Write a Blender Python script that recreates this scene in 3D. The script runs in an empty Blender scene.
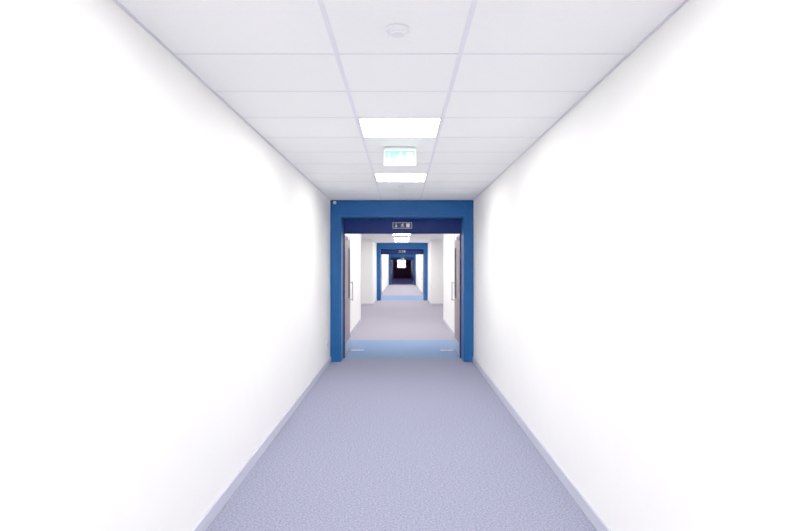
import bpy, bmesh, math
from mathutils import Vector, Matrix

sc = bpy.context.scene
sc.view_settings.view_transform = 'Standard'
sc.view_settings.look = 'None'
sc.view_settings.exposure = 0.08
sc.view_settings.gamma = 1.4

def lin(c):
    return tuple(((v/255)/12.92 if v/255 <= 0.04045 else ((v/255+0.055)/1.055)**2.4) for v in c)

def mat(name, rgb, rough=0.6, metal=0.0, noise=None, bump=0.0, scale=200, emit=None, spec=0.5, trans=0.0, stretch=None):
    m = bpy.data.materials.new(name); m.use_nodes = True
    nt = m.node_tree; b = nt.nodes['Principled BSDF']
    c = lin(rgb)
    b.inputs['Base Color'].default_value = (*c, 1)
    b.inputs['Roughness'].default_value = rough
    b.inputs['Metallic'].default_value = metal
    b.inputs['Specular IOR Level'].default_value = spec
    b.inputs['Transmission Weight'].default_value = trans
    tc = nt.nodes.new('ShaderNodeTexCoord')
    if noise is not None or bump:
        n = nt.nodes.new('ShaderNodeTexNoise'); n.inputs['Scale'].default_value = scale
        n.inputs['Detail'].default_value = 4; n.inputs['Roughness'].default_value = 0.75
        src = tc.outputs['Object']
        if stretch:
            mp = nt.nodes.new('ShaderNodeMapping'); mp.inputs['Scale'].default_value = stretch
            nt.links.new(src, mp.inputs['Vector']); src = mp.outputs['Vector']
        nt.links.new(src, n.inputs['Vector'])
        if noise is not None:
            r = nt.nodes.new('ShaderNodeValToRGB')
            r.color_ramp.elements[0].position = 0.36
            r.color_ramp.elements[1].position = 0.64
            r.color_ramp.elements[0].color = (*lin(noise), 1)
            r.color_ramp.elements[1].color = (*c, 1)
            nt.links.new(n.outputs['Fac'], r.inputs['Fac'])
            nt.links.new(r.outputs['Color'], b.inputs['Base Color'])
        if bump:
            bp = nt.nodes.new('ShaderNodeBump'); bp.inputs['Strength'].default_value = bump
            bp.inputs['Distance'].default_value = 0.004
            nt.links.new(n.outputs['Fac'], bp.inputs['Height'])
            nt.links.new(bp.outputs['Normal'], b.inputs['Normal'])
    if emit:
        b.inputs['Emission Color'].default_value = (*lin(emit[0]), 1)
        b.inputs['Emission Strength'].default_value = emit[1]
    return m

M = {}
M['wall'] = mat('wall_paint', (239,239,236), 0.5, noise=(238,237,235), scale=3, spec=0.25)
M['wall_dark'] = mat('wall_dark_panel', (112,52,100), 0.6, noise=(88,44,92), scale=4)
M['tile'] = mat('ceiling_tile', (247,247,246), 0.8, noise=(242,242,242), bump=0.06, scale=120)
M['tbar'] = mat('ceiling_grid', (226,225,235), 0.4)
M['edge'] = mat('ceiling_edge_trim', (208,208,218), 0.5)
M['carpet'] = mat('carpet_lavender', (145,147,171), 0.95, noise=(90,93,119), bump=0.3, scale=85, spec=0.1, stretch=(0.8,1.2,1))
M['carpet_mid'] = mat('carpet_grey', (158,152,165), 0.95, noise=(118,113,130), bump=0.3, scale=85, spec=0.1)
M['carpet_blue'] = mat('carpet_blue', (112,138,178), 0.95, noise=(92,120,164), bump=0.3, scale=85, spec=0.1)
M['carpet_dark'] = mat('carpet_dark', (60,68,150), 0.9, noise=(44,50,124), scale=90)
M['skirt'] = mat('skirting', (174,176,196), 0.45)
M['blue'] = mat('blue_paint', (0,74,144), 0.5, noise=(0,70,138), scale=6, spec=0.2)
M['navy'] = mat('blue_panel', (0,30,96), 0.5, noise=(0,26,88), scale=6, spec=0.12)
M['wood'] = mat('door_wood', (146,118,120), 0.45, noise=(128,101,105), scale=14)
M['metal'] = mat('brushed_metal', (190,190,196), 0.3, metal=1.0)
M['glass'] = mat('glass', (235,242,248), 0.03, trans=0.9)
M['white'] = mat('white_plastic', (228,228,232), 0.35)
M['grey'] = mat('grey_plastic', (160,165,176), 0.4)
M['diff'] = mat('light_diffuser', (255,255,255), 0.5, emit=((255,252,251), 40.0))
M['fill_dim'] = mat('dim_fill_glow', (255,255,255), 0.5, emit=((235,215,255), 11.0))  # weak purplish glow, added fill for the unlit far section
M['signg'] = mat('sign_green', (70,175,145), 0.3, emit=((110,218,195), 0.42))
M['signw'] = mat('sign_white', (240,250,248), 0.3, emit=((240,255,250), 0.3))
M['stripe'] = mat('door_stop_metal', (225,228,236), 0.35)
M['sign_plate'] = mat('sign_plate', (20,38,80), 0.4, spec=0.2)
M['guard'] = mat('corner_guard_grey', (140,140,162), 0.4)

class B:
    def __init__(s, name):
        s.name = name; s.bm = bmesh.new(); s.mats = []
    def mi(s, k):
        if k not in s.mats: s.mats.append(k)
        return s.mats.index(k)
    def box(s, x0, x1, y0, y1, z0, z1, k, bev=0.0):
        r = bmesh.ops.create_cube(s.bm, size=1)
        vs = r['verts']
        for v in vs:
            v.co = Vector(((x0+x1)/2+v.co.x*(x1-x0), (y0+y1)/2+v.co.y*(y1-y0), (z0+z1)/2+v.co.z*(z1-z0)))
        fs = {f for v in vs for f in v.link_faces}
        i = s.mi(k)
        for f in fs: f.material_index = i
        if bev:
            es = list({e for v in vs for e in v.link_edges})
            r2 = bmesh.ops.bevel(s.bm, geom=es, offset=bev, segments=2, affect='EDGES')
            for f in r2['faces']: f.material_index = i
        return s
    def cyl(s, c, r1, r2, h, k, axis='Z', seg=32):
        rot = Matrix.Identity(4)
        if axis == 'X': rot = Matrix.Rotation(math.pi/2, 4, 'Y')
        if axis == 'Y': rot = Matrix.Rotation(math.pi/2, 4, 'X')
        r = bmesh.ops.create_cone(s.bm, cap_ends=True, segments=seg, radius1=r1, radius2=r2, depth=h,
                                  matrix=Matrix.Translation(c) @ rot)
        i = s.mi(k)
        for f in {f for v in r['verts'] for f in v.link_faces}: f.material_index = i
        return s
    def poly(s, pts, th, y, k):
        vs = [s.bm.verts.new((p[0], y, p[1])) for p in pts]
        f = s.bm.faces.new(vs)
        r = bmesh.ops.extrude_face_region(s.bm, geom=[f])
        nv = [e for e in r['geom'] if isinstance(e, bmesh.types.BMVert)]
        for v in nv: v.co.y += th
        i = s.mi(k)
        for f in {f for v in vs+nv for f in v.link_faces}: f.material_index = i
        return s
    def done(s):
        bmesh.ops.recalc_face_normals(s.bm, faces=s.bm.faces)
        me = bpy.data.meshes.new(s.name); s.bm.to_mesh(me); s.bm.free()
        for k in s.mats: me.materials.append(M[k])
        o = bpy.data.objects.new(s.name, me); sc.collection.objects.link(o)
        return o

WS = {-1: 1.124, 1: 1.112}
WL, WR = WS[-1], WS[1]
H = 2.525; CZ = 1.488
BACK = -4.4
P1, P2, P3 = 8.94, 25.0, 47.0
END = 72.0
A0, A1, AW = 15.6, 21.8, 2.4   # side bays
T = 0.12
# ---------- walls ----------
for side, sg in (('left', -1), ('right', 1)):
    W = WS[sg]
    b = B('wall_'+side)
    def bx(a, c, y0, y1, z0, z1, k):
        x0, x1 = sorted((sg*a, sg*c)); b.box(x0, x1, y0, y1, z0, z1, k)
    bx(W, W+T, BACK, A0, 0, H+0.1, 'wall')
    bx(W+T, AW+T, A0-T, A0, 0, H+0.1, 'wall')
    bx(AW, AW+T, A0, A1, 0, H+0.1, 'wall')
    bx(W+T, AW+T, A1, A1+T, 0, H+0.1, 'wall')
    bx(W, W+T, A1, P3+0.3, 0, H+0.1, 'wall')
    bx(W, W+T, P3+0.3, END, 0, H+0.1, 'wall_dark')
    b.done()
    b = B('baseboard_'+side)
    t = 0.014; hb = 0.080
    for (y0, y1) in ((BACK, P1-0.002), (P1+0.42, A0), (A1, P2-0.002), (P2+0.42, P3-0.002)):
        bx(W-t, W, y0, y1, 0, hb, 'skirt')
    bx(W, AW, A1-t, A1, 0, hb, 'skirt')
    bx(AW-t, AW, A0, A1, 0, hb, 'skirt')
    b.done()
    b = B('corner_guard')
    bx(W-0.004, W, A0-0.05, A0, hb, H, 'guard'); bx(W-0.004, W+0.05, A0, A0+0.004, hb, H, 'guard')
    b.done()
b = B('wall_back'); b.box(-WL-T, WR+T, BACK-T, BACK, 0, H+0.1, 'wall'); b.done()
b = B('wall_end')
xa, xb = -0.64, 0.44
wz0, wz1 = 1.30, 2.45
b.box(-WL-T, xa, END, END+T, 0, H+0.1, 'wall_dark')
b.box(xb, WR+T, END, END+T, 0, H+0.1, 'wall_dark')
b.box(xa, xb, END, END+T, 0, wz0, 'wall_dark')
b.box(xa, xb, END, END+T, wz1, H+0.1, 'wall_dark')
b.done()
b = B('window_1')
b.box(xa, xb, END, END+0.08, wz0, wz0+0.06, 'white'); b.box(xa, xb, END, END+0.08, wz1-0.06, wz1, 'white')
for x in (xa, (xa+xb)/2-0.04, xb-0.06): b.box(x, x+0.06, END, END+0.08, wz0, wz1, 'grey')
b.box(xa, xb, END, END+0.08, (wz0+wz1)/2-0.04, (wz0+wz1)/2+0.04, 'grey')
b.box(xa, xb, END+0.035, END+0.042, wz0+0.02, wz1-0.02, 'glass')
b.done()

# ---------- floor ----------
b = B('floor')
b.box(-WL-T, WR+T, BACK-T, P1+0.35, -0.1, 0, 'carpet')
b.box(-WL-T, WR+T, P1+0.35, 11.6, -0.1, 0, 'carpet_blue')
b.box(-WL-T, WR+T, 11.6, A0, -0.1, 0, 'carpet_mid')
b.box(-AW-T, AW+T, A0, A1, -0.1, 0, 'carpet_mid')
b.box(-WL-T, WR+T, A1, P2+0.35, -0.1, 0, 'carpet_mid')
b.box(-WL-T, WR+T, P2+0.35, 29.5, -0.1, 0, 'carpet_blue')
b.box(-WL-T, WR+T, 29.5, P3+0.1, -0.1, 0, 'carpet_mid')
b.box(-WL-T, WR+T, P3+0.1, END+T, -0.1, 0, 'carpet_dark')
b.done()

# ---------- ceiling ----------
xs = [-WL, -0.320, 0.283, WR]
b = B('ceiling')
TB = 0.012
rows = []
y = 2.2 - 0.6*11
while y < P3+0.3:
    rows.append(y); y += 0.6
lights = []
for r in rows:
    n = (r-1.6)/2.4
    isl = abs(n-round(n)) < 0.01 and not (P1-0.7 < r < P1+0.6) and not (P2-0.7 < r < P2+0.6) and r < P3-1
    for i in range(3):
        if isl and i == 1:
            lights.append(r); continue
        y0, y1 = max(r, BACK), r+0.6
        b.box(xs[i]+0.001, xs[i+1]-0.001, y0+TB*0.5, y1-TB*0.5, H+0.002, H+0.02, 'tile')
    b.box(-WL, WR, r-TB*0.55, r+TB*0.55, H, H+0.006, 'tbar')
for x in xs[1:3]:
    b.box(x-TB*0.9, x+TB*0.9, BACK, P3+0.3, H-0.001, H+0.006, 'tbar')
for sg in (-1, 1):
    W = WS[sg]
    x0, x1 = sorted((sg*W, sg*(W-0.012)))
    b.box(x0, x1, BACK, P1, H-0.004, H+0.004, 'edge')
    x0, x1 = sorted((sg*W, sg*(AW+T)))
    b.box(x0, x1, A0-T, A1+T, H, H+0.06, 'tile')
b.box(-WL-T, WR+T, BACK-T, P3+0.3, H+0.06, H+0.1, 'tile')
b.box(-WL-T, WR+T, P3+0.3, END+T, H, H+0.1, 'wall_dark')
b.done()

def panel(r, k):
    b = B('ceiling_light_or_fill_panel')  # real ceiling lights, and the added fill panels in the far section
    x0, x1, y0, y1 = xs[1]+TB, xs[2]-TB, r+TB, r+0.6-TB
    f = 0.008
    z0, z1 = (H-0.002, H+0.04) if k == 'diff' else (H-0.03, H)
    b.box(x0, x1, y0, y0+f, z0, z1, 'white'); b.box(x0, x1, y1-f, y1, z0, z1, 'white')
    b.box(x0, x0+f, y0, y1, z0, z1, 'white'); b.box(x1-f, x1, y0, y1, z0, z1, 'white')
    b.box(x0+f, x1-f, y0+f, y1-f, z0+0.004, z0+0.012, k)
    b.done()
for r in lights: panel(r, 'diff')
for r in (50.2, 55.0, 59.8, 64.6): panel(r, 'fill_dim')  # added glowing panels that lift the dark section; no lit fittings there

# ---------- smoke detectors ----------
def detector(x, y):
    b = B('smoke_detector')
    b.cyl((x, y, H-0.005), 0.050, 0.052, 0.010, 'white')
    b.cyl((x, y, H-0.013), 0.036, 0.046, 0.008, 'white')
    b.cyl((x, y, H-0.019), 0.028, 0.030, 0.005, 'grey')
    b.cyl((x, y, H-0.024), 0.030, 0.036, 0.006, 'white')
    b.done()
detector(-0.02, 2.5); detector(-0.01, 7.3)

# ---------- pictogram ----------
def runner(b, cx, cz, s, y, k, th=-0.002):
    P = lambda pts: b.poly([(cx+p[0]*s, cz+p[1]*s) for p in pts], th, y, k)
    b.cyl((cx+0.12*s, y+th/2, cz+0.40*s), 0.09*s, 0.09*s, abs(th), k, axis='Y', seg=16)
    P([(-0.06,0.26),(0.10,0.30),(0.12,-0.04),(-0.06,-0.06)])
    P([(0.10,0.28),(0.34,0.10),(0.30,0.04),(0.10,0.18)])
    P([(-0.06,0.26),(-0.30,0.14),(-0.28,0.07),(-0.05,0.18)])
    P([(0.02,-0.04),(0.12,-0.04),(0.32,-0.24),(0.16,-0.48),(0.10,-0.44),(0.21,-0.24)])
    P([(-0.06,-0.06),(0.04,-0.06),(-0.10,-0.34),(-0.38,-0.36),(-0.38,-0.28),(-0.15,-0.27)])
def arrow(b, cx, cz, s, y, k, th=-0.002):
    b.poly([(cx-0.05*s, cz+0.45*s),(cx+0.05*s, cz+0.45*s),(cx+0.05*s, cz-0.1*s),(cx+0.3*s, cz-0.1*s),
            (cx, cz-0.45*s),(cx-0.3*s, cz-0.1*s),(cx-0.05*s, cz-0.1*s)], th, y, k)

b = B('illuminated_exit_sign')
ys, sx, sw, sh = 4.95, -0.02, 0.138, 0.155
zt = H-0.006
b.box(sx-sw, sx+sw, ys, ys+0.05, zt-0.02, zt, 'white', 0.003)
b.box(sx-sw, sx+sw, ys+0.012, ys+0.038, zt-sh, zt-0.02, 'signw', 0.003)
b.box(sx-sw+0.008, sx+sw-0.008, ys+0.009, ys+0.013, zt-sh+0.008, zt-0.03, 'signg')
zc = (zt-sh+zt-0.022)/2
runner(b, sx-0.005, zc, 0.100, ys+0.0088, 'signw')
arrow(b, sx-0.095, zc, 0.09, ys+0.0088, 'signw')
b.box(sx+0.055, sx+0.112, ys+0.0068, ys+0.0088, zc-0.045, zc+0.045, 'signw')
b.box(sx-sw*0.9, sx-sw*0.8, ys+0.015, ys+0.035, zt, H, 'white')
b.box(sx+sw*0.8, sx+sw*0.9, ys+0.015, ys+0.035, zt, H, 'white')
b.done()

# ---------- portals with double doors ----------
JX = 0.955
dn = [0]
def portal(y0):
    HZ = 2.260; DZ = 2.018; D = 0.35
    b = B('door_frame')
    for sg in (-1, 1):
        W = WS[sg]
        x0, x1 = sorted((sg*(W-0.001), sg*JX)); b.box(x0, x1, y0, y0+D+0.06, 0.0, HZ, 'blue')
        x0, x1 = sorted((sg*(W-0.001), sg*(JX+0.02))); b.box(x0, x1, y0-0.012, y0, 0.0, HZ+0.02, 'blue', 0.003)
        x0, x1 = sorted((sg*JX, sg*(JX-0.02))); b.box(x0, x1, y0+D, y0+D+0.06, 0.0, DZ, 'navy')
    b.box(-WL+0.001, WR-0.001, y0, y0+D+0.06, HZ, H, 'blue')
    b.box(-WL+0.001, WR-0.001, y0-0.012, y0, HZ+0.02, H-0.007, 'blue', 0.003)
    b.box(-JX, JX, y0+D, y0+D+0.06, DZ, HZ, 'navy')
    b.box(-JX, JX, y0+D-0.01, y0+D, DZ, DZ+0.03, 'navy')
    b.done()
    s = B('fire_exit_sign')
    yy = y0+D-0.004; cz = 2.153
    s.box(-0.155, 0.155, yy-0.004, yy+0.004, cz-0.05, cz+0.05, 'grey')
    s.box(-0.147, 0.147, yy-0.006, yy-0.003, cz-0.042, cz+0.042, 'sign_plate')
    runner(s, 0.0, cz, 0.070, yy-0.006, 'white')
    arrow(s, -0.1, cz, 0.070, yy-0.006, 'white')
    s.box(0.065, 0.12, yy-0.008, yy-0.006, cz-0.03, cz+0.03, 'white')
    s.done()
    for sg in (-1, 1):
        dn[0] += 1
        d = B('door_%d' % dn[0])
        def bx(a, c, ya, yb, z0, z1, k, bev=0):
            x0, x1 = sorted((sg*a, sg*c)); d.box(x0, x1, ya, yb, z0, z1, k, bev)
        a, c = 0.935, 0.98
        ya, yb = y0+D+0.065, y0+D+0.065+0.93
        v0, v1, vz0, vz1 = ya+0.60, ya+0.78, 0.95, 1.80
        bx(a, c, ya, v0, 0.012, DZ-0.01, 'wood'); bx(a, c, v1, yb, 0.012, DZ-0.01, 'wood')
        bx(a, c, v0, v1, 0.012, vz0, 'wood'); bx(a, c, v0, v1, vz1, DZ-0.01, 'wood')
        bx(a+0.018, c-0.018, v0, v1, vz0, vz1, 'glass')
        for (p, q, r_, t_) in ((v0-0.015, v0+0.01, vz0-0.015, vz1+0.015), (v1-0.01, v1+0.015, vz0-0.015, vz1+0.015)):
            bx(a-0.005, a+0.001, p, q, r_, t_, 'navy')
        bx(a-0.005, a+0.001, v0, v1, vz0-0.015, vz0+0.01, 'navy'); bx(a-0.005, a+0.001, v0, v1, vz1-0.01, vz1+0.015, 'navy')
        bx(a-0.002, a+0.001, ya+0.02, yb-0.02, 0.03, 0.22, 'metal')
        d.cyl((sg*(a-0.05), yb-0.08, 1.05), 0.010, 0.010, 0.34, 'metal', seg=16)
        for z in (0.90, 1.20): d.cyl((sg*(a-0.024), yb-0.08, z), 0.008, 0.008, 0.052, 'metal', axis='X', seg=12)
        for z in (0.25, 1.0, 1.8): d.cyl((sg*(a-0.003), ya-0.002, z), 0.008, 0.008, 0.10, 'metal', seg=12)
        bx(a-0.045, a, ya+0.06, ya+0.28, DZ-0.09, DZ-0.035, 'metal', 0.004)
        d.done()
portal(P1); portal(P2); portal(P3)

for sg in (-1, 1):
    b = B('floor_door_stop')
    x0, x1 = sorted((sg*0.90, sg*0.68))
    b.box(x0, x1, 10.12, 10.17, 0, 0.010, 'stripe', 0.003)
    b.box((x0+x1)/2-0.02, (x0+x1)/2+0.02, 10.13, 10.16, 0.010, 0.024, 'metal', 0.003)
    b.done()

b = B('motion_sensor')
b.box(-WL+0.05, -WL+0.095, P1-0.04, P1-0.0125, H-0.065, H-0.02, 'white', 0.006)
b.cyl((-WL+0.0725, P1-0.042, H-0.043), 0.010, 0.013, 0.008, 'white', axis='Y', seg=16)
b.done()
b = B('wall_socket')
b.box(-WL, -WL+0.012, 8.45, 8.60, 0.28, 0.37, 'white', 0.003)
for yy in (8.49, 8.56):
    b.box(-WL+0.011, -WL+0.014, yy-0.012, yy+0.012, 0.31, 0.335, 'grey')
b.done()

w = bpy.data.worlds.new('World'); sc.world = w; w.use_nodes = True
w.node_tree.nodes['Background'].inputs['Color'].default_value = (0.85, 0.92, 1.0, 1)
w.node_tree.nodes['Background'].inputs['Strength'].default_value = 6.0

cam = bpy.data.cameras.new('camera'); co = bpy.data.objects.new('camera', cam); sc.collection.objects.link(co)
co.location = (0, 0, CZ); co.rotation_euler = (math.pi/2, 0, 0)
cam.sensor_width = 36; cam.lens = 36*573/800
cam.shift_x = -2.3/800; cam.shift_y = 1.0/800
cam.clip_end = 300; cam.clip_start = 0.05
sc.camera = co
